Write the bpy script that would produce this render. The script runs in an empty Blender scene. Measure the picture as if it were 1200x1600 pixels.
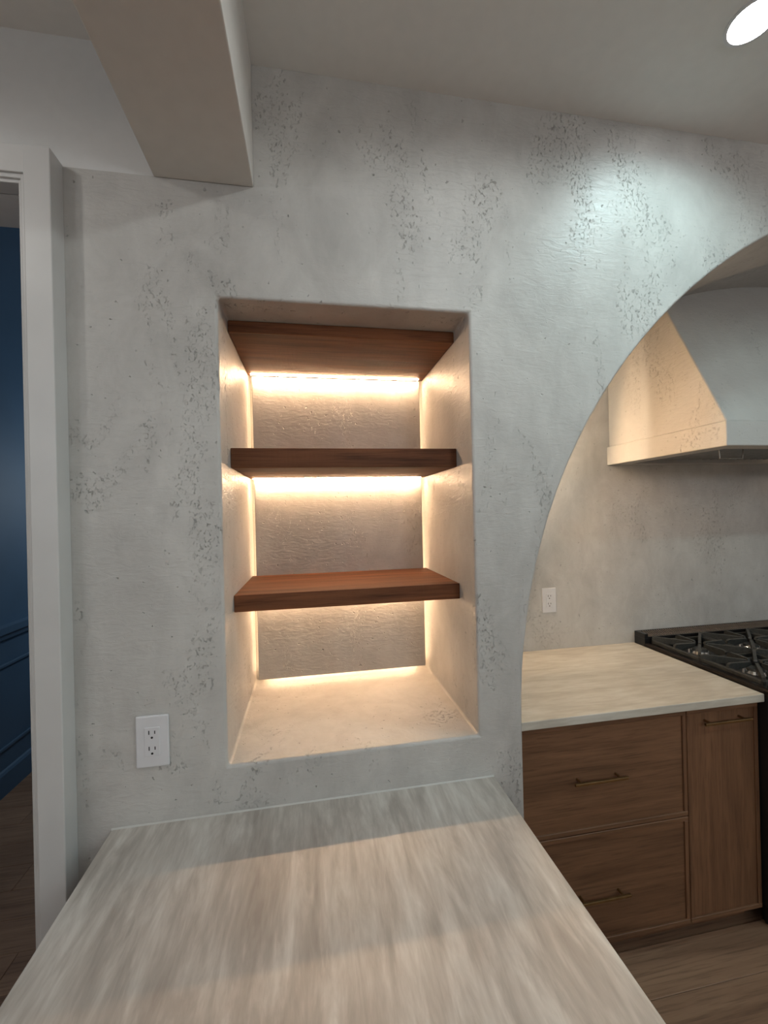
import bpy, bmesh, math, random
from mathutils import Vector, Matrix
random.seed(7)
sc = bpy.context.scene
COL = sc.collection
PI = math.pi

# ---------------------------------------------------------------- camera
YAW, PITCH, ROLL, FPX = 0.17254, 0.00145, -0.02382, 650.566
CAM = Vector((0.0, -1.06, 1.6312))
def camera():
    cy, sy, cp, sp = math.cos(YAW), math.sin(YAW), math.cos(PITCH), math.sin(PITCH)
    f = Vector((sy*cp, cy*cp, sp)); r = Vector((cy, -sy, 0)); u = r.cross(f)
    cr, sr = math.cos(ROLL), math.sin(ROLL)
    rr = r*cr + u*sr; uu = u*cr - r*sr
    cd = bpy.data.cameras.new('camera'); cd.sensor_fit = 'HORIZONTAL'; cd.sensor_width = 36
    cd.lens = 36*FPX/1200; cd.clip_start = 0.02; cd.clip_end = 60
    o = bpy.data.objects.new('camera', cd); COL.objects.link(o)
    m = Matrix((rr, uu, -f)).transposed().to_4x4(); m.translation = CAM
    o.matrix_world = m; sc.camera = o
camera()

# ---------------------------------------------------------------- light, exposure
w = bpy.data.worlds.new('world'); sc.world = w; w.use_nodes = True
w.node_tree.nodes['Background'].inputs[0].default_value = (.5, .55, .6, 1)
w.node_tree.nodes['Background'].inputs[1].default_value = 0.02
sc.view_settings.view_transform = 'Standard'; sc.view_settings.look = 'None'
sc.view_settings.gamma = 1; sc.view_settings.use_curve_mapping = False
sc.view_settings.exposure = 0.0
sc.cycles.use_denoising = True
sc.cycles.max_bounces = 10; sc.cycles.diffuse_bounces = 6; sc.cycles.glossy_bounces = 3
sc.cycles.sample_clamp_indirect = 4.0; sc.cycles.caustics_reflective = False

COOL = (.66, .98, 1.0); SOFT = (.93, .99, .98); NEUT = (1.0, .95, .88); WARM = (1.0, .65, .38); WARM2 = (1.0, .64, .35)
# downlights: x, y, watts, colour, cone degrees
DOWN = [(1.026, -.27, 3.7, COOL, 165, 1.0), (.57, -.80, 3.6, SOFT, 172, .25), (2.3, -1.15, 6.0, COOL, 172, .25),
        (.57, -2.9, 2.8, SOFT, 172, .25), (2.3, -2.9, 4.0, COOL, 172, .25),
        (-1.18, -.85, 2.6, NEUT, 172, .25), (-1.18, -2.9, 1.8, NEUT, 172, .25)]
FILL_GLOBES = [(-1.9, -2.7, 2.2), (.9, -3.0, 2.2), (3.2, -2.6, 2.2)]; FILL_GLOBE_L = 27.0  # added fill: glowing spheres out of view
LED_SHELF, LED_EDGE, LED_ALCOVE, LED_SCREEN = 165.0, 11.0, 330.0, 340.0
HALL_W = 21.0

# ---------------------------------------------------------------- materials
def mat(name):
    m = bpy.data.materials.new(name); m.use_nodes = True
    n = m.node_tree.nodes; b = n['Principled BSDF']
    return m, m.node_tree, n, m.node_tree.links, b
def coords(n, l, scale=(1,1,1), rand=False):
    tc = n.new('ShaderNodeTexCoord'); mp = n.new('ShaderNodeMapping'); mp.inputs['Scale'].default_value = scale
    l.new(tc.outputs['Object'], mp.inputs['Vector'])
    if rand:
        oi = n.new('ShaderNodeObjectInfo'); mu = n.new('ShaderNodeVectorMath'); mu.operation = 'SCALE'
        cx = n.new('ShaderNodeCombineXYZ')
        for i in range(3): l.new(oi.outputs['Random'], cx.inputs[i])
        l.new(cx.outputs[0], mu.inputs[0]); mu.inputs['Scale'].default_value = 37.0
        l.new(mu.outputs[0], mp.inputs['Location'])
    return mp.outputs[0]
def noise(n, l, vec, scale, detail=4, rough=.5, dist=0):
    t = n.new('ShaderNodeTexNoise'); t.inputs['Scale'].default_value = scale; t.inputs['Detail'].default_value = detail
    t.inputs['Roughness'].default_value = rough; t.inputs['Distortion'].default_value = dist
    l.new(vec, t.inputs['Vector']); return t.outputs['Fac']
def ramp(n, l, fac, stops):
    r = n.new('ShaderNodeValToRGB'); e = r.color_ramp.elements
    while len(e) < len(stops): e.new(.5)
    for i, (p, c) in enumerate(stops):
        e[i].position = p; e[i].color = (c, c, c, 1) if isinstance(c, (int, float)) else (*c, 1)
    l.new(fac, r.inputs[0]); return r.outputs[0]
def math_(n, l, op, a, b):
    m = n.new('ShaderNodeMath'); m.operation = op
    for i, v in enumerate((a, b)):
        if isinstance(v, (int, float)): m.inputs[i].default_value = v
        else: l.new(v, m.inputs[i])
    return m.outputs[0]
def mixc(n, l, fac, a, b, mode='MIX'):
    m = n.new('ShaderNodeMix'); m.data_type = 'RGBA'; m.blend_type = mode
    for i, v in ((0, fac), (6, a), (7, b)):
        if isinstance(v, (int, float)): m.inputs[i].default_value = v
        elif isinstance(v, tuple): m.inputs[i].default_value = (*v, 1)
        else: l.new(v, m.inputs[i])
    return m.outputs[2]
def bump(n, l, b, h, strength, dist):
    bp = n.new('ShaderNodeBump'); bp.inputs['Strength'].default_value = strength; bp.inputs['Distance'].default_value = dist
    l.new(h, bp.inputs['Height']); l.new(bp.outputs[0], b.inputs['Normal'])
def plain(name, col, rough=.5, metal=0, var=.06, vs=30, spec=None):
    m, nt, n, l, b = mat(name)
    f = noise(n, l, coords(n, l), vs, 3)
    c2 = tuple(c*(1-var) for c in col); c1 = tuple(min(1, c*(1+var)) for c in col)
    l.new(ramp(n, l, f, [(.3, c2), (.7, c1)]), b.inputs['Base Color'])
    b.inputs['Roughness'].default_value = rough; b.inputs['Metallic'].default_value = metal
    if spec is not None: b.inputs['Specular IOR Level'].default_value = spec
    return m
MARKS = [(.565, 0, 2.23, .022, .065), (.786, 0, 2.263, .030, .10), (.677, 0, 2.345, .018, .09), (.806, 0, 2.483, .05, .035),
         (.039, 0, 2.413, .018, .07), (-.41, 0, 1.871, .06, .06), (.355, 0, 2.258, .04, .03), (.519, 0, 1.904, .06, .11),
         (.578, 0, 1.676, .035, .07), (-.514, 0, 1.737, .02, .04), (.724, 0, 2.052, .03, .05),
         (.074, .482, 2.003, .035, .065), (.173, .482, 1.659, .05, .025), (.067, .482, 1.203, .06, .04),
         (1.513, .89, 1.59, .05, .06), (2.476, .89, 1.404, .12, .12), (.429, .21, 1.70, .09, .06), (-.2125, .25, 2.03, .09, .05), (-.2125, .30, 1.70, .09, .05)]
def plaster(name, c_lo, c_hi, amount=1.0, r0=.27, marks=True):
    m, nt, n, l, b = mat(name)
    v = coords(n, l); vz = coords(n, l, (1, 1, .5))
    mott = noise(n, l, vz, 2.6, 7, .66, .4)
    mott2 = noise(n, l, coords(n, l, (1, 1, .7)), 9, 8, .68, .6)
    mask = ramp(n, l, noise(n, l, coords(n, l, (1.1, 1.1, .42)), 5.2, 5, .7, .6), [(.53, 0), (.66, 1)])
    holes = ramp(n, l, noise(n, l, coords(n, l, (1.25, 1.25, .8)), 80, 8, .86, .25), [(.555, 0), (.61, 1)])
    pit = math_(n, l, 'MULTIPLY', holes, mask)
    if marks:
        wob = noise(n, l, v, 24, 4, .7)
        for (mx, my, mz, a, c) in MARKS:         # scuffed patches of the trowelled finish, at their places on the walls
            mp = n.new('ShaderNodeMapping'); mp.vector_type = 'TEXTURE'
            mp.inputs['Location'].default_value = (mx, my, mz); mp.inputs['Scale'].default_value = (a, max(a, .06), c)
            l.new(v, mp.inputs['Vector'])
            vl = n.new('ShaderNodeVectorMath'); vl.operation = 'LENGTH'; l.new(mp.outputs[0], vl.inputs[0])
            mask = math_(n, l, 'MAXIMUM', mask, ramp(n, l, math_(n, l, 'MULTIPLY', math_(n, l, 'ADD', vl.outputs['Value'], math_(n, l, 'MULTIPLY', wob, 1.2)), .5), [(.45, 1), (.80, 0)]))
    rare = math_(n, l, 'MULTIPLY', ramp(n, l, noise(n, l, v, 70, 2, .5), [(.70, 0), (.755, 1)]), .9)
    pits = math_(n, l, 'MAXIMUM', pit, rare)
    trow = noise(n, l, coords(n, l, (1, 1, 3.2)), 22, 6, .62, 1.0)
    lump = noise(n, l, v, 5, 4, .55)
    col = ramp(n, l, math_(n, l, 'ADD', math_(n, l, 'MULTIPLY', mott, .55), math_(n, l, 'MULTIPLY', mott2, .45)), [(.36, c_lo), (.62, c_hi)])
    col = mixc(n, l, math_(n, l, 'MULTIPLY', pits, .33*amount), col, tuple(c*.6 for c in c_lo))
    l.new(col, b.inputs['Base Color'])
    h = math_(n, l, 'ADD', math_(n, l, 'MULTIPLY', pits, -.75*amount),
              math_(n, l, 'ADD', math_(n, l, 'MULTIPLY', trow, .45), math_(n, l, 'MULTIPLY', lump, .9)))
    bump(n, l, b, h, .75, .005)
    rr = math_(n, l, 'ADD', math_(n, l, 'MULTIPLY', mott2, .34), r0)
    rr = math_(n, l, 'ADD', rr, math_(n, l, 'MULTIPLY', pits, .2)); l.new(rr, b.inputs['Roughness'])
    return m
def wood(name, dark, light, axis, rough=.5, scale=1.0, bstr=.2, rand=True, saw=False, spec=.4):
    m, nt, n, l, b = mat(name)
    s = [26*scale]*3; s[axis] = 1.6*scale
    v = coords(n, l, tuple(s), rand)
    g = noise(n, l, v, 1.0, 8, .62, .7)
    s2 = [5*scale]*3; s2[axis] = .7*scale
    g2 = noise(n, l, coords(n, l, tuple(s2), rand), 1.0, 3, .5, .8)
    s3 = [140*scale]*3; s3[axis] = 6*scale
    g3 = noise(n, l, coords(n, l, tuple(s3), rand), 1.0, 3, .6)
    f = math_(n, l, 'ADD', math_(n, l, 'MULTIPLY', g, .6), math_(n, l, 'MULTIPLY', g2, .4))
    c = ramp(n, l, f, [(.33, dark), (.66, light)])
    c = mixc(n, l, ramp(n, l, g3, [(.5, 0), (.72, .55)]), c, tuple(x*.5 for x in dark))
    l.new(c, b.inputs['Base Color']); b.inputs['Roughness'].default_value = rough; b.inputs['Specular IOR Level'].default_value = spec
    h = math_(n, l, 'ADD', g, math_(n, l, 'MULTIPLY', g3, -.5))
    if saw:
        s4 = [18]*3; s4[axis] = 120
        h = math_(n, l, 'ADD', h, math_(n, l, 'MULTIPLY', noise(n, l, coords(n, l, tuple(s4), rand), 1.0, 2), .5))
    bump(n, l, b, h, bstr, .002)
    return m
def stone(name, cs, axis):
    m, nt, n, l, b = mat(name)
    s = [30]*3; s[axis] = 5.5
    a = noise(n, l, coords(n, l, tuple(s)), 1.0, 5, .62, .5)
    s2 = [10]*3; s2[axis] = 3.0
    a2 = noise(n, l, coords(n, l, tuple(s2)), 1.0, 4, .55, .6)
    s3 = [80]*3; s3[axis] = 11
    a3 = noise(n, l, coords(n, l, tuple(s3)), 1.0, 3, .55, .3)
    f = math_(n, l, 'ADD', math_(n, l, 'MULTIPLY', a, .45), math_(n, l, 'ADD', math_(n, l, 'MULTIPLY', a2, .35), math_(n, l, 'MULTIPLY', a3, .2)))
    c = ramp(n, l, f, [(.37, cs[0]), (.475, cs[1]), (.54, cs[2]), (.63, cs[3])])
    l.new(c, b.inputs['Base Color']); b.inputs['Roughness'].default_value = .42
    return m
def emit(name, col, s):
    m, nt, n, l, b = mat(name)
    b.inputs['Base Color'].default_value = (.8, .8, .8, 1)
    b.inputs['Emission Color'].default_value = (*col, 1); b.inputs['Emission Strength'].default_value = s
    return m

M = dict(
    plaster=plaster('lime_plaster', (.40, .39, .372), (.56, .55, .525), 1.2, .25),
    plaster_soft=plaster('lime_plaster_soft', (.46, .45, .43), (.53, .52, .495), .5, .42, False),
    paint=plain('wall_paint', (.66, .665, .66), .7, var=.02),
    beam=plain('beam_paint', (.63, .61, .575), .75, var=.02),
    ceil=plain('ceiling_paint', (.74, .735, .715), .85, var=.02),
    trim=plain('trim_paint', (.57, .57, .56), .38, var=.03, vs=9),
    walnut=wood('walnut', (.050, .0185, .0082), (.22, .084, .036), 0, .6, 1.0, .4, True, True, .2),
    cabh=wood('oak_stain_horizontal', (.11, .054, .028), (.235, .120, .063), 0, .5, 1.3, .15),
    cabv=wood('oak_stain_vertical', (.11, .052, .027), (.235, .117, .060), 2, .5, 1.3, .15),
    floor=wood('floor_oak', (.21, .120, .075), (.39, .240, .152), 0, .48, .8, .15),
    stone_y=stone('travertine_lengthwise', [(.335, .295, .262), (.425, .385, .345), (.515, .475, .432), (.64, .605, .56)], 1),
    stone_x=stone('travertine_crosswise', [(.46, .415, .35), (.54, .495, .42), (.60, .56, .485), (.66, .62, .55)], 0),
    white=plain('white_plastic', (.66, .66, .68), .3, var=.02),
    slot=plain('socket_black', (.012, .012, .012), .5),
    brass=plain('aged_brass', (.30, .205, .10), .32, 1.0, var=.15),
    iron=plain('cast_iron', (.036, .036, .033), .42, 0, var=.3, vs=120),
    enamel=plain('black_enamel', (.010, .010, .011), .28, var=.1),
    darktrim=plain('dark_bronze_trim', (.030, .022, .018), .4, .6, var=.15),
    slat=plain('vent_slat_metal', (.17, .145, .125), .4, .3, var=.1),
    steel=plain('brushed_steel', (.22, .21, .20), .38, 1.0, var=.1),
    chrome=plain('burner_chrome', (.6, .58, .55), .18, 1.0, var=.05),
    blue=plain('navy_paint', (.070, .135, .215), .6, var=.06, vs=4),
    caulk=plain('caulk', (.50, .49, .46), .5, var=.03),
    lens=emit('lamp_lens', (.95, .98, 1.0), 30.0),
    led=emit('led_strip', WARM, LED_SHELF),
    led_edge=emit('led_edge_strip', WARM, LED_EDGE),
    led_sill=emit('led_sill_strip', WARM, LED_EDGE*1.9),
    led_alcove=emit('led_alcove_strip', WARM2, LED_ALCOVE),
    led_screen=emit('led_screened_strip', (1.0, .80, .58), LED_SCREEN),
    globe=emit('fill_globe_glow', (.94, .965, 1.0), FILL_GLOBE_L),
    hood_lamp=emit('hood_lamp', (1.0, .72, .45), 25.0),
)

# ---------------------------------------------------------------- helpers
class MB:
    def __init__(s): s.bm = bmesh.new()
    def box(s, a, b, bev=0, seg=2):
        lo = [min(p, q) for p, q in zip(a, b)]; hi = [max(p, q) for p, q in zip(a, b)]
        r = bmesh.ops.create_cube(s.bm, size=1)
        vs = r['verts']
        for v in vs: v.co = Vector([lo[i] + (v.co[i] + .5)*(hi[i]-lo[i]) for i in range(3)])
        if bev:
            es = list({e for v in vs for e in v.link_edges})
            bmesh.ops.bevel(s.bm, geom=es, offset=bev, segments=seg, affect='EDGES', profile=.5)
        return s
    def prism(s, pts, vec):
        """closed polygon pts (3-D) swept along vec"""
        vec = Vector(vec); a = [s.bm.verts.new(p) for p in pts]; b = [s.bm.verts.new(Vector(p)+vec) for p in pts]
        n = len(pts); s.bm.faces.new(a); s.bm.faces.new(b[::-1])
        for i in range(n): s.bm.faces.new((a[i], b[i], b[(i+1) % n], a[(i+1) % n]))
        return s
    def tube(s, p, q, r, seg=16, r2=None, caps=True):
        p, q = Vector(p), Vector(q); d = q-p
        m = Matrix.Translation((p+q)/2) @ d.to_track_quat('Z', 'Y').to_matrix().to_4x4()
        bmesh.ops.create_cone(s.bm, cap_ends=caps, segments=seg, radius1=r, radius2=r if r2 is None else r2, depth=d.length, matrix=m)
        return s
    def ball(s, p, r):
        bmesh.ops.create_uvsphere(s.bm, u_segments=12, v_segments=8, radius=r, matrix=Matrix.Translation(p)); return s
    def ring(s, c, r0, r1, z0, z1, seg=40):
        """flat annulus with thickness, axis z"""
        L = []
        for (r, z) in ((r0, z0), (r1, z0), (r1, z1), (r0, z1)):
            L.append([s.bm.verts.new((c[0]+r*math.cos(2*PI*i/seg), c[1]+r*math.sin(2*PI*i/seg), c[2]+z)) for i in range(seg)])
        for k in range(4):
            A, B = L[k], L[(k+1) % 4]
            for i in range(seg): s.bm.faces.new((A[i], A[(i+1) % seg], B[(i+1) % seg], B[i]))
        return s
    def quad(s, *pts):
        s.bm.faces.new([s.bm.verts.new(p) for p in pts]); return s
    def weld(s, d=1e-5): bmesh.ops.remove_doubles(s.bm, verts=s.bm.verts, dist=d); return s
    def build(s, name, m, parent=None, smooth=False, loc=None, fix=True):
        if fix: bmesh.ops.recalc_face_normals(s.bm, faces=s.bm.faces)
        me = bpy.data.meshes.new(name); s.bm.to_mesh(me); s.bm.free()
        me.materials.append(m)
        if smooth:
            for p in me.polygons: p.use_smooth = True
        o = bpy.data.objects.new(name, me); COL.objects.link(o)
        if parent: o.parent = parent
        if loc: o.location = loc
        return o
def thing(name, label, cat, loc=(0,0,0), group=None):
    o = bpy.data.objects.new(name, None); COL.objects.link(o); o.location = loc; o.empty_display_size = .05
    o['label'] = label; o['category'] = cat
    if group: o['group'] = group
    return o
def struct(o, label=None):
    o['kind'] = 'structure'
    if label: o['label'] = label
    return o
def copy_tree(o, parent=None):
    c = o.copy(); COL.objects.link(c)
    if parent: c.parent = parent
    for ch in list(o.children): copy_tree(ch, c)
    return c
def bevel_mod(o, wd, seg=3, ang=35):
    b = o.modifiers.new('bevel', 'BEVEL'); b.width = wd; b.segments = seg; b.limit_method = 'ANGLE'; b.angle_limit = math.radians(ang)
    return o

# ---------------------------------------------------------------- dimensions (metres)
CEIL = 2.742; PLT = 2.440                       # ceiling, top of the plaster left of the beam
NX0, NX1, NZ0, NZ1, ND = -.2125, .429, 1.028, 2.163, .53   # niche
AX0, AXC, AZS, AB, AN = .555, 2.40, 1.05, 1.64, 2.1         # arch: left jamb, centre, spring, rise, exponent
YB = .89                                        # back of the cooking alcove
DX0, DX1, DZ = -1.50, -.612, 2.365              # doorway
BX0, BX1, BZ = -.349, -.121, 2.438              # beam
XL, XR, YF = -4.0, 5.2, -4.6
def arch_z(x):
    u = min(1, abs(x-AXC)/(AXC-AX0)); return AZS + AB*(1-u**AN)**(1/AN)

# ---------------------------------------------------------------- structure
def wall_back():
    m = MB()
    g = lambda x0, z0, x1, z1: m.quad((x0,0,z0), (x1,0,z0), (x1,0,z1), (x0,0,z1))
    zs = [0, NZ0, AZS, NZ1, PLT]
    for x0, x1 in ((-.57, NX0), (NX0, BX1), (BX1, NX1)):
        for z0, z1 in zip(zs, zs[1:]):
            if x0 >= NX0 and x1 <= NX1 and z0 >= NZ0 and z1 <= NZ1: continue
            g(x0, z0, x1, z1)
    g(BX1, PLT, NX1, CEIL)
    m.quad((NX1,0,0), (AX0,0,0), (AX0,0,AZS), (NX1,0,AZS), (NX1,0,NZ0))
    m.quad((NX1,0,AZS), (AX0,0,AZS), (AX0,0,CEIL), (NX1,0,CEIL), (NX1,0,PLT), (NX1,0,NZ1))
    # niche lining
    d = ND
    for x in (NX0, NX1):
        for z0, z1 in ((NZ0, AZS), (AZS, NZ1)): m.quad((x,0,z0), (x,d,z0), (x,d,z1), (x,0,z1))
    for z in (NZ0, NZ1):
        for x0, x1 in ((NX0, BX1), (BX1, NX1)): m.quad((x0,0,z), (x1,0,z), (x1,d,z), (x0,d,z))
    m.quad((NX0,d,NZ0), (NX1,d,NZ0), (NX1,d,NZ1), (NX0,d,NZ1))
    # arch: face above the curve, barrel vault behind it, jambs down to the floor
    N = 72
    th = [PI*i/N for i in range(N+1)]
    pts = []
    for t in th:
        c, s_ = math.cos(t), math.sin(t)
        k = (abs(c)**AN + abs(s_)**AN)**(-1/AN)
        pts.append((AXC-(AXC-AX0)*k*c, AZS+AB*k*s_))
    for (xa, za), (xb, zb) in zip(pts, pts[1:]):
        m.quad((xa,0,za), (xb,0,zb), (xb,0,CEIL), (xa,0,CEIL))
        m.quad((xa,0,za), (xb,0,zb), (xb,YB,zb), (xa,YB,za))
    ax1 = 2*AXC-AX0
    m.quad((AX0,0,0), (AX0,YB,0), (AX0,YB,AZS), (AX0,0,AZS))
    m.quad((ax1,0,0), (ax1,YB,0), (ax1,YB,AZS), (ax1,0,AZS))
    g(ax1, 0, XR, AZS); g(ax1, AZS, XR, CEIL)
    m.weld()
    o = m.build('wall_back', M['plaster'], fix=False)
    bm = bmesh.new(); bm.from_mesh(o.data); bmesh.ops.recalc_face_normals(bm, faces=bm.faces); bm.to_mesh(o.data); bm.free()
    bevel_mod(o, .007, 3, 50)
    return struct(o)
WALL = wall_back()
def wall_alcove():
    m = MB()
    m.box((AX0-.02, YB, 0), (2*AXC-AX0+.02, YB+.1, AZS+AB+.03))
    return struct(m.build('wall_alcove', M['plaster']))
wall_alcove()
def upper_paint():
    m = MB()
    m.box((BX0-.12, .002, PLT), (BX1, .1, CEIL)); m.box((XL, .002, 0), (DX0, .12, CEIL))
    m.box((DX0, .002, DZ), (BX0-.12, .12, CEIL)); m.box((DX1, .002, 0), (-.568, .12, DZ))
    return struct(m.build('wall_painted', M['paint']))
upper_paint()
def shell():
    struct(MB().box((XL-.1, YF, -.2), (XL, .12, CEIL)).build('wall_left', M['paint']))
    struct(MB().box((XR, YF, -.2), (XR+.1, YB, CEIL)).build('wall_right', M['paint']))
    struct(MB().box((XL, YF-.1, -.2), (XR, YF, CEIL)).build('wall_front', M['paint']))
    c = MB().box((XL, YF, CEIL), (XR, .12, CEIL+.08))
    struct(c.build('ceiling', M['ceil']))
    b = MB().box((BX0, YF, BZ), (BX1, -.0005, CEIL), .003)
    struct(b.build('ceiling_beam', M['beam']), 'boxed ceiling beam running from the plaster wall towards the viewer')
shell()
def niche_panel():
    x0, x1, z0, z1 = NX0+.014, NX1-.013, NZ0+.016, NZ1-.034
    p = MB().box((x0, .482, z0), (x1, .491, z1), .002).build('niche_panel', M['plaster'], WALL)
    i, t, y0, y1 = .0045, .007, .520, .527
    for a, b in (((x0+i, y0, z0+.02), (x0+i+t, y1, z1)), ((x1-i-t, y0, z0+.02), (x1-i, y1, z1)),
                 ((x0+.03, y0, z0+i), (x1-.03, y1, z0+i+t))):
        MB().box(a, b).build('led_strip', M['led_sill' if b[0]-a[0] > .1 else 'led_edge'], p)
niche_panel()

def floor():
    f = struct(MB().box((XL, YF, -.09), (XR, 4.6, -.012)).build('floor', M['floor']))
    W, G = .152, .0015
    def rows(xa, xb, ya, yb):
        y = ya; k = 0
        while y < yb:
            x = xa - random.random()*1.2
            while x < xb:
                L = random.choice((1.1, 1.4, 1.75)); a, b = max(x, xa), min(x+L, xb)
                if b-a > .05:
                    mb = MB().box((-(b-a)/2+G/2, -W/2+G/2, -.0115), ((b-a)/2-G/2, W/2-G/2, 0), .0012, 1)
                    mb.build('plank', M['floor'], f, loc=((a+b)/2, y+W/2, 0))
                x += L
            y += W; k += 1
    rows(.42, 3.6, -1.52, .30)
    rows(-1.87, -.50, -.02, 2.7)
floor()

def doorway():
    # casing on the plaster wall side of the doorway
    c = struct(MB().box((DX1-.001, .0, 0), (DX1+.012, .12, DZ)).build('trim_1', M['trim']))
    yo = -.05
    def stile(xi, xo, sgn):
        m = MB().box((xi+.016*sgn, yo, 0), (xo, 0, 2.442), .002)
        m.box((xi+.007*sgn, yo+.006, 0), (xi+.018*sgn, 0, DZ+.018), .002)
        m.box((xi, yo+.012, 0), (xi+.009*sgn, 0, DZ+.009), .002)
        return m.build('casing_stile', M['trim'], c)
    stile(-.610, -.5415, 1)
    stile(DX0, DX0-.07, -1)
    h = MB().box((DX0-.07, yo+.0004, DZ+.016), (-.5425, 0, 2.4405), .002)
    h.box((DX0-.01, yo+.0064, DZ+.007), (-.60, 0, DZ+.018), .002); h.box((DX0-.004, yo+.0124, DZ), (-.608, 0, DZ+.009), .002)
    h.build('casing_head', M['trim'], c)
    b = MB().box((-.612, yo+.003, 2.405), (-.5405, yo-.001, 2.409))
    # hall beyond: navy wall with wainscot
    wx = -1.85
    hw = struct(MB().box((wx-.1, .12, -.02), (wx, 4.6, 3.56)).build('wall_hall', M['blue']))
    b.bm.free()
    struct(MB().box((wx-.1, 4.5, -.02), (.3, 4.6, 3.56)).build('wall_hall_end', M['blue']))
    struct(MB().box((-.62, .122, -.02), (-.52, 4.5, 3.56)).build('wall_hall_right', M['blue']))
    struct(MB().box((wx-.1, .122, 3.56), (-.52, 4.6, 3.64)).build('ceiling_hall', M['ceil']))
    struct(MB().box((wx-.1, .122, CEIL), (-.52, .20, 3.6)).build('wall_hall_header', M['blue']))
    p = [(0,.918),(.02,.922),(.026,.945),(.04,.96),(.04,1.0),(.0,1.006)]
    def rail(name, prof, y0=.125, y1=4.49, parent=hw):
        MB().prism([(wx+a, y0, z) for a, z in prof], (0, y1-y0, 0)).build(name, M['blue'], parent)
    rail('chair_rail', p)
    rail('baseboard', [(0,0),(.018,0),(.018,.125),(.01,.14),(0,.146)])
    for y0, y1 in ((.3, 1.15), (1.27, 2.12), (2.24, 3.09)):
        m = MB(); t = .022
        for (a, b2) in (((y0,.262),(y1,.262+t)), ((y0,.775-t),(y1,.775)), ((y0,.262+t),(y0+t,.775-t)), ((y1-t,.262+t),(y1,.775-t))):
            m.box((wx, a[0], a[1]), (wx+.014, b2[0], b2[1]), .005)
        m.build('panel_moulding', M['blue'], hw)
    ld = bpy.data.lights.new('hall_fill', 'POINT'); ld.energy = HALL_W; ld.shadow_soft_size = .2; ld.color = (.8, .92, 1)  # fill light added to brighten the hall, no fixture
    lo = bpy.data.objects.new('hall_fill', ld); COL.objects.link(lo); lo.location = (-.95, 2.9, 1.9)
doorway()

# ---------------------------------------------------------------- lamps
def downlights():
    labels = ['small round recessed downlight glowing in the ceiling above the arch',
              'recessed downlight over the peninsula, right of the ceiling beam',
              'recessed downlight in the ceiling in front of the range',
              'recessed downlight well behind the viewer, right of the ceiling beam',
              'recessed downlight well behind the viewer, in line with the range',
              'recessed downlight left of the ceiling beam, nearer the doorway wall',
              'recessed downlight left of the ceiling beam, farther from the doorway wall']
    first = None
    for (x, y, e, c, cone, blend), lab in zip(DOWN, labels):
        if first is None:
            t = first = thing('recessed_downlight', lab, 'ceiling light', (x, y, CEIL), 'recessed downlights')
            MB().ring((0,0,0), .0475, .054, -.004, .0, 48).build('trim_ring', M['white'], t)
            MB().tube((0,0,-.004), (0,0,-.001), .047, 48).build('lens', M['lens'], t)
        else:
            t = copy_tree(first); t.location = (x, y, CEIL); t['label'] = lab
        ld = bpy.data.lights.new('downlight_lamp', 'SPOT'); ld.energy = e*4; ld.color = c
        ld.spot_size = math.radians(cone); ld.spot_blend = blend; ld.shadow_soft_size = .035
        o = bpy.data.objects.new('downlight_lamp', ld); COL.objects.link(o); o.location = (x, y, CEIL-.012)
downlights()
def fill_globes():  # unseen pendants added behind the viewer to lift ceiling and upper walls
    labels = ['unseen fill light added at the far left behind the viewer', 'unseen fill light added behind the viewer', 'unseen fill light added at the far right behind the viewer']
    for (x, y, z), lab in zip(FILL_GLOBES, labels):
        t = thing('fill_globe', lab, 'fill light', (x, y, CEIL), 'added fill lights behind the viewer')
        MB().tube((0,0,-.03), (0,0,0), .055, 32).build('canopy', M['brass'], t)
        MB().tube((0,0,z-CEIL+.145), (0,0,-.03), .004, 10).build('cord', M['slot'], t)
        g = MB(); bmesh.ops.create_uvsphere(g.bm, u_segments=32, v_segments=20, radius=.15, matrix=Matrix.Translation((0,0,z-CEIL)))
        g.build('globe', M['globe'], t, True)
fill_globes()

# ---------------------------------------------------------------- niche shelves
def shelves():
    g = 'walnut shelves in the lit niche'
    spec = [(2.131, 2.1625, 'dark walnut shelf tight under the niche top, saw-marked underside', 'top'),
            (1.762, 1.816, 'middle walnut shelf of the niche, thick dark front edge, at eye level', 'mid'),
            (1.3705, 1.4165, 'lowest walnut shelf of the niche, its brown top in view', 'low')]
    for z0, z1, lab, k in spec:
        t = thing('floating_shelf', lab, 'shelf', ((NX0+NX1)/2, .3, z0), g)
        hw = (NX1-NX0)/2-.0008
        MB().box((-hw, -.18, 0), (hw, .1815, z1-z0), .0015, 2).build('board', M['walnut'], t)
        MB().box((-hw+.012, .159, -.0032), (hw-.020, .167, 0)).build('led_strip', M['led'], t)
shelves()

# ---------------------------------------------------------------- outlets
def outlets():
    def one(lab, loc):
        t = thing('wall_outlet', lab, 'outlet', loc, 'white duplex wall outlets')
        MB().box((-.036, -.0065, -.060), (.036, 0, .060), .0028, 2).build('cover_plate', M['white'], t)
        r = MB().box((-.0170, -.0080, -.0335), (.0170, -.004, .0335), .0012, 2).build('receptacle', M['white'], t)
        for zc in (.0185, -.0185):
            for dx, hh in ((-.0064, .0046), (.0064, .0037)):
                MB().box((dx-.0011, -.0083, zc+.0035-hh), (dx+.0011, -.0070, zc+.0035+hh)).build('slot', M['slot'], r)
            MB().tube((0, -.0083, zc-.0085), (0, -.007, zc-.0085), .0026, 14).build('ground_hole', M['slot'], r)
        return t
    one('white duplex outlet on the plaster wall left of the niche, above the stone counter', (-.3785, 0, 1.1095))
    one('white duplex outlet on the alcove back wall left of the range', (1.181, YB, 1.165)).scale = (1.07, 1, 1.04)
outlets()

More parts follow.
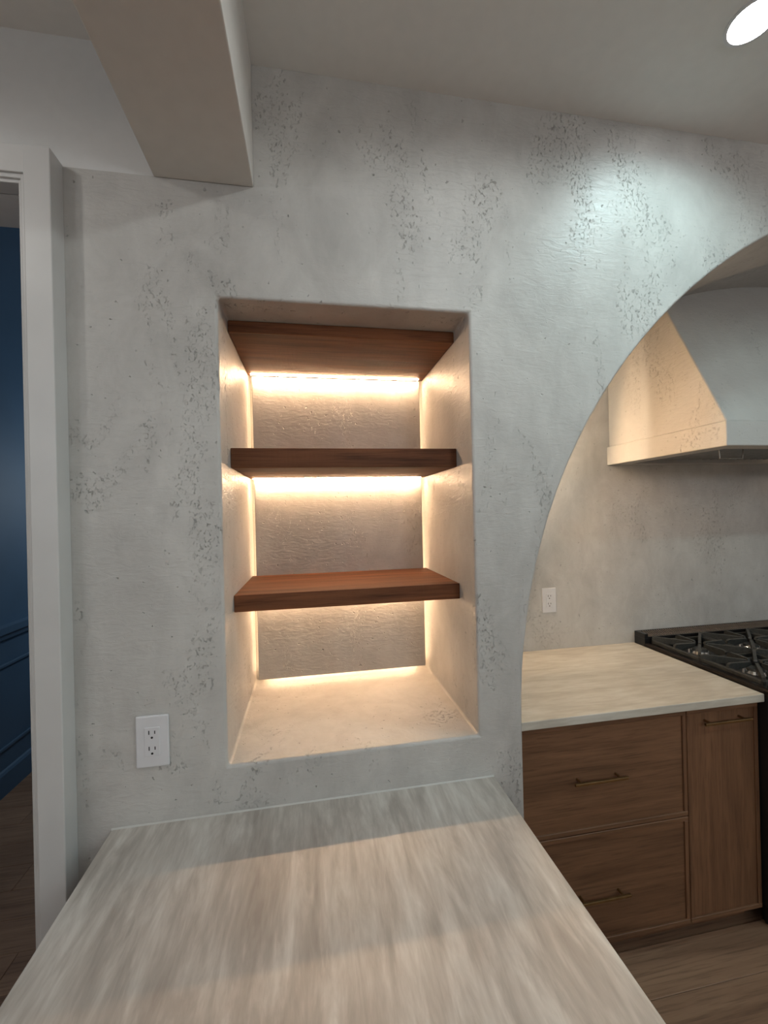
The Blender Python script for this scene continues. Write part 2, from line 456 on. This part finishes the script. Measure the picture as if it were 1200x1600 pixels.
# ---------------------------------------------------------------- peninsula
def peninsula():
    t = thing('stone_countertop', 'large veined beige stone countertop of the peninsula in the foreground', 'countertop', (0, 0, .884))
    MB().box((-.4715, -2.1, 0), (.4685, -.0008, .030), .0025, 2).build('slab', M['stone_y'], t)
    MB().prism([(-.4715, -.0005, .0302), (-.4715, -.0035, .0302), (-.4715, -.0005, .0332)], (.94, 0, 0)).build('caulk_bead', M['caulk'], t)
    c = thing('peninsula_cabinet', 'stained oak cabinet body beneath the large peninsula countertop', 'cabinet', (0, -1, 0))
    MB().box((-.40, -1.0, .09), (.43, .995, .884)).build('carcass', M['cabv'], c)
    MB().box((-.35, -.95, 0), (.37, .97, .09)).build('toe_kick', M['cabv'], c)
    for y0 in (-.98, -.34, .30):
        p = MB().box((.43, y0, .10), (.444, y0+.62, .875), .0015).build('door', M['cabv'], c)
        MB().box((.444, y0+.04, .14), (.4455, y0+.58, .83)).build('panel', M['cabv'], p)
peninsula()

# ---------------------------------------------------------------- cooking alcove
CF = .268                                       # cabinet front plane
def bar_handle(parent, cx, z, ln, y):
    MB().box((cx-ln/2, y-.034, z-.005), (cx+ln/2, y-.025, z+.005), .0018, 2).build('handle', M['brass'], parent)
    for dx in (-ln/2+.028, ln/2-.028):
        MB().tube((cx+dx, y+.001, z), (cx+dx, y-.027, z), .0045, 12).build('handle_post', M['brass'], parent)
def slim_front(parent, name, x0, x1, z0, z1, mat_):
    d = MB().box((x0+.014, CF+.006, z0+.014), (x1-.014, CF+.02, z1-.014)).build(name, mat_, parent)
    for a, b in ((z0, z0+.016), (z1-.016, z1)):
        MB().box((x0, CF, a), (x1, CF+.02, b), .0015, 1).build('rail', M['cabh'], d)
    for a, b in ((x0, x0+.016), (x1-.016, x1)):
        MB().box((a, CF+.0003, z0+.016), (b, CF+.02, z1-.016), .0015, 1).build('stile', M['cabv'], d)
    return d
def alcove():
    t = thing('stone_countertop', 'smaller pale stone countertop under the arch, left of the range', 'countertop', (0, 0, .884))
    MB().box((AX0+.001, .243, 0), (1.6655, YB-.001, .030), .0025, 2).build('slab', M['stone_x'], t)
    t = thing('drawer_cabinet', 'stained oak two-drawer base cabinet under the arch', 'cabinet', (.96, .58, 0))
    off = Vector((.96, .58, 0))
    def P(mb, name, m_, par): return mb.build(name, m_, par)
    root = bpy.data.objects.new('tmp', None)
    def local(o):                                # children were drawn in world metres: shift them to their root
        o.location = -off
    x0, x1 = .612, 1.3465
    local(MB().box((.5565, CF+.021, .085), (x1, YB-.002, .8835)).build('carcass', M['cabv'], t))
    local(MB().box((.5565, CF+.002, .085), (x0-.002, CF+.021, .8835)).build('filler_strip', M['cabv'], t))
    local(MB().box((.5565, CF+.07, 0), (x1, YB-.01, .085)).build('toe_kick', M['cabh'], t))
    for z0, z1 in ((.486, .872), (.088, .482)):
        d = slim_front(t, 'drawer', x0, x1-.001, z0, z1, M['cabh']); local(d)
        bar_handle(d, (x0+x1)/2-.003, (.676 if z0 > .3 else .262), .207, CF+.006)
    off = Vector((1.505, .58, 0))
    t = thing('pullout_cabinet', 'narrow stained oak pull-out cabinet between the drawers and the range', 'cabinet', tuple(off))
    x0, x1 = 1.3485, 1.664
    local(MB().box((x0-.001, CF+.021, .085), (x1, YB-.002, .8835)).build('carcass', M['cabv'], t))
    local(MB().box((x0-.001, CF+.07, 0), (x1, YB-.01, .085)).build('toe_kick', M['cabh'], t))
    d = slim_front(t, 'door', x0, x1, .088, .872, M['cabv']); local(d)
    bar_handle(d, (x0+x1)/2, .826, .207, CF+.006)
    bpy.data.objects.remove(root)
alcove()

def hood():
    hx0, hx1, yf, z0, z1 = 1.532, 2*AXC-1.532, .249, 1.851, 1.946
    t = thing('range_hood', 'tapered plaster range hood inside the arch above the range', 'range hood', (AXC, YB, z0))
    off = Vector((AXC, YB, z0))
    def put(mb, name, m_, par=t, bev=0):
        o = mb.build(name, m_, par)
        if par is t: o.location = -off
        if bev: bevel_mod(o, bev, 3, 30)
        return o
    # tapered body, its top cut to the vault
    m = MB(); N = 40; bx0, bx1 = hx0+.014, hx1-.014
    yb = lambda z: .258 + (z-z1)*.4767
    xs = [bx0+(bx1-bx0)*i/N for i in range(N+1)]
    zt = [arch_z(x)+.012 for x in xs]
    V = m.bm.verts.new
    lo = [V((x, yb(z1), z1)) for x in xs]; hi = [V((x, yb(z), z)) for x, z in zip(xs, zt)]
    bl = [V((x, YB-.001, z1)) for x in xs]; bh = [V((x, YB-.001, z)) for x, z in zip(xs, zt)]
    for i in range(N):
        for q in ((lo[i], lo[i+1], hi[i+1], hi[i]), (hi[i], hi[i+1], bh[i+1], bh[i]), (bl[i+1], bl[i], bh[i], bh[i+1]), (lo[i+1], lo[i], bl[i], bl[i+1])):
            m.bm.faces.new(q)
    m.bm.faces.new((lo[0], hi[0], bh[0], bl[0])); m.bm.faces.new((lo[-1], bl[-1], bh[-1], hi[-1]))
    put(m, 'tapered_body', M['plaster_soft'], bev=.006)
    # band: a frame round the liner opening
    m = MB(); r = .085
    O_ = [(hx0, yf), (hx1, yf), (hx1, YB-.001), (hx0, YB-.001)]; I_ = [(hx0+r, yf+r), (hx1-r, yf+r), (hx1-r, YB-.06), (hx0+r, YB-.06)]
    vv = [[m.bm.verts.new((x, y, z)) for x, y in P_] for P_ in (O_, I_) for z in (z0, z1)]
    o0, o1, i0, i1 = vv
    for k in range(4):
        q = (k+1) % 4
        for f_ in ((o0[k], o0[q], o1[q], o1[k]), (i0[q], i0[k], i1[k], i1[q]), (o0[q], o0[k], i0[k], i0[q]), (o1[k], o1[q], i1[q], i1[k])): m.bm.faces.new(f_)
    o = put(m, 'band', M['plaster_soft'], bev=.004)
    lx0, lx1, ly0, ly1 = hx0+r, hx1-r, yf+r, YB-.06
    ln = put(MB().box((lx0, ly0, z0+.05), (lx1, ly1, z0+.09)), 'liner', M['steel'])
    n = 4; w_ = (lx1-lx0-.06)/n
    for i in range(n):
        a = lx0+.03+i*w_
        for y in (ly0+.02, ly1-.075): MB().box((a, y, z0+.022), (a+w_-.006, y+.025, z0+.05)).build('filter_frame', M['steel'], ln)
        k = 9; s = (w_-.006)/k
        for j in range(k):
            xa = a+j*s
            b = MB().prism([(xa+.004, ly0+.03, z0+.045), (xa+.004, ly0+.03, z0+.020), (xa+s*.38, ly0+.03, z0+.013), (xa+s*.72, ly0+.03, z0+.020), (xa+s*.72, ly0+.03, z0+.045)], (0, ly1-ly0-.09, 0))
            b.build('baffle', M['steel'], ln)
        h = MB(); cx = a+.045; y = ly0+.035
        pts = [(cx-.06, y, z0+.024), (cx-.055, y, z0-.032), (cx+.055, y, z0-.032), (cx+.06, y, z0+.024)]
        for p, q in zip(pts, pts[1:]): h.tube(p, q, .0022, 8); h.ball(q, .0022)
        h.build('pull_handle', M['chrome'], ln)
    for x in (2.62, 3.0):
        MB().tube((x, ly1-.025, z0+.044), (x, ly1-.025, z0+.05), .022, 24).build('hood_lamp', M['hood_lamp'], ln)
hood()

def alcove_light():
    t = thing('wall_light_bar', 'slim warm light bar on the curved left side inside the arch', 'light', (.885, .652, 1.97))
    t.rotation_euler = (0, math.radians(34), 0)
    MB().box((-.02, -.06, -.22), (.012, .06, .22), .002).build('backplate', M['plaster_soft'], t)
    MB().box((.012, -.006, -.22), (.085, 0, .22), .001).build('shade', M['plaster_soft'], t)
    MB().box((.012, .0015, -.21), (.018, .0085, .21)).build('led_strip', M['led_screen'], t)
    MB().box((.012, -.040, -.21), (.018, -.028, .21)).build('led_strip', M['led_alcove'], t)
alcove_light()

def gas_range():
    rx0, rx1, ry0, ry1 = 1.6685, 2.91, .205, YB-.004
    off = Vector((2.29, .54, 0))
    t = thing('gas_range', 'black gas range with cast-iron grates beside the pale counter', 'range', tuple(off))
    def put(mb, name, m_, par=t, smooth=False):
        o = mb.build(name, m_, par, smooth)
        if par is t: o.location = -off
        return o
    put(MB().box((rx0, ry0+.03, .10), (rx1, ry1, .905), .003), 'body', M['enamel'])
    for x in (rx0+.06, rx1-.06):
        for y in (ry0+.09, ry1-.06): put(MB().tube((x, y, 0), (x, y, .10), .02, 14), 'foot', M['enamel'])
    put(MB().box((rx0+.02, ry0+.06, .015), (rx1-.02, ry0+.075, .10)), 'kick_plate', M['enamel'])
    # cooktop tray with raised rims
    put(MB().box((rx0+.02, ry0+.02, .9055), (rx1-.02, ry1-.06, .9145)), 'drip_pan', M['enamel'])
    m = MB().box((rx0, ry0, .902), (rx1, ry1, .914))
    m.box((rx0, ry0+.02, .914), (rx0+.022, ry1-.07, .930), .003); m.box((rx1-.022, ry0+.02, .914), (rx1, ry1-.07, .930), .003)
    m.box((rx0, ry0, .905), (rx1, ry0+.05, .930), .008)
    ct = put(m, 'cooktop', M['darktrim'])
    # vented back trim
    y0 = ry1-.068
    b = put(MB().box((rx0, y0, .914), (rx1, ry1, .952)).box((rx0, ry1-.008, .952), (rx1, ry1, .976), .001).box((rx0, y0, .952), (rx0+.02, ry1-.008, .976), .001)
            .box((rx1-.02, y0, .952), (rx1, ry1-.008, .976), .001).box((rx0+.02, y0, .952), (rx1-.02, y0+.006, .960), .001), 'back_trim', M['enamel'])
    n = 88; s = (rx1-rx0-.05)/n; mesh0 = None
    for i in range(n):
        x = rx0+.025+i*s
        if mesh0 is None:
            o = MB().prism([(0, y0+.004, .956), (s*.45, y0+.004, .956), (s*.45, ry1-.007, .975), (0, ry1-.007, .975)], (0, 0, -.003)).build('vent_slat', M['slat'], b)
            mesh0 = o.data
        else:
            o = bpy.data.objects.new('vent_slat', mesh0); COL.objects.link(o); o.parent = b
        o.location = (x, 0, 0)
    # grates and burners
    gx0 = rx0+.028; gw = (rx1-rx0-.056)/4; ga, gb = ry0+.065, ry1-.076
    zt, zb = .964, .936
    for k in range(4):
        a, c = gx0+k*gw+.002, gx0+(k+1)*gw-.002; cx = (a+c)/2; cyf, cyb = ga+(gb-ga)*.27, ga+(gb-ga)*.75
        m = MB()
        for p, q in (((a, ga), (a+.014, gb)), ((c-.014, ga), (c, gb)), ((a, ga), (c, ga+.014)), ((a, gb-.014), (c, gb)), ((a, (ga+gb)/2-.006), (c, (ga+gb)/2+.006))):
            m.box((p[0], p[1], zb-.008), (q[0], q[1], zb+.012), .004, 2)
        for x in (a+.007, c-.007):
            for y in (ga+.007, gb-.007): m.tube((x, y, .914), (x, y, zb), .007, 10)
        gr = put(m, 'grate', M['iron'])
        ym = (ga+gb)/2
        for cy, ylo, yhi in ((cyf, ga, ym), (cyb, ym, gb)):
            for dx, dy, fx, fy in ((-1,0,a,cy), (1,0,c,cy), (0,-1,cx,ylo), (0,1,cx,yhi), (-1,-1,a,ylo), (1,-1,c,ylo), (-1,1,a,yhi), (1,1,c,yhi)):
                e = Vector((fx, fy, 0)); ctr = Vector((cx, cy, 0)); d = (ctr-e).normalized(); sd = Vector((-d.y, d.x, 0))*.006
                L = (ctr-e).length-.030; e = e+d*.004
                prof = [(0, zb-.006), (0, zt-.004), (.012, zt+.002), (L-.004, zt), (L, zt-.012), (L-.03, zb+.006)]
                pts = [e+d*u-sd+Vector((0,0,z)) for u, z in prof]
                MB().prism([tuple(p) for p in pts], tuple(sd*2)).build('finger', M['iron'], gr)
            bn = put(MB().tube((cx, cy, .914), (cx, cy, .926), .042, 28, .036), 'burner', M['chrome'])
            MB().tube((cx, cy, .926), (cx, cy, .934), .033, 28, .029).build('burner_cap', M['iron'], bn)
            MB().tube((cx-.048, cy+.012, .914), (cx-.048, cy+.012, .936), .004, 10).build('igniter', M['white'], bn)
    # front: control panel, knobs, oven door
    put(MB().box((rx0, ry0, .78), (rx1, ry0+.03, .902), .004), 'control_panel', M['enamel'])
    for i in range(9):
        x = rx0+.11+i*(rx1-rx0-.22)/8
        put(MB().tube((x, ry0, .842), (x, ry0-.032, .842), .026, 24, .022), 'knob', M['enamel'])
    for x0, x1 in ((rx0+.01, rx0+.80), (rx0+.81, rx1-.01)):
        d = put(MB().box((x0, ry0+.002, .13), (x1, ry0+.03, .77), .004), 'oven_door', M['enamel'])
        h = MB().tube((x0+.05, ry0-.045, .72), (x1-.05, ry0-.045, .72), .011, 16)
        for x in (x0+.08, x1-.08): h.tube((x, ry0+.003, .72), (x, ry0-.045, .72), .008, 12)
        h.build('handle', M['brass'], d)
gas_range()
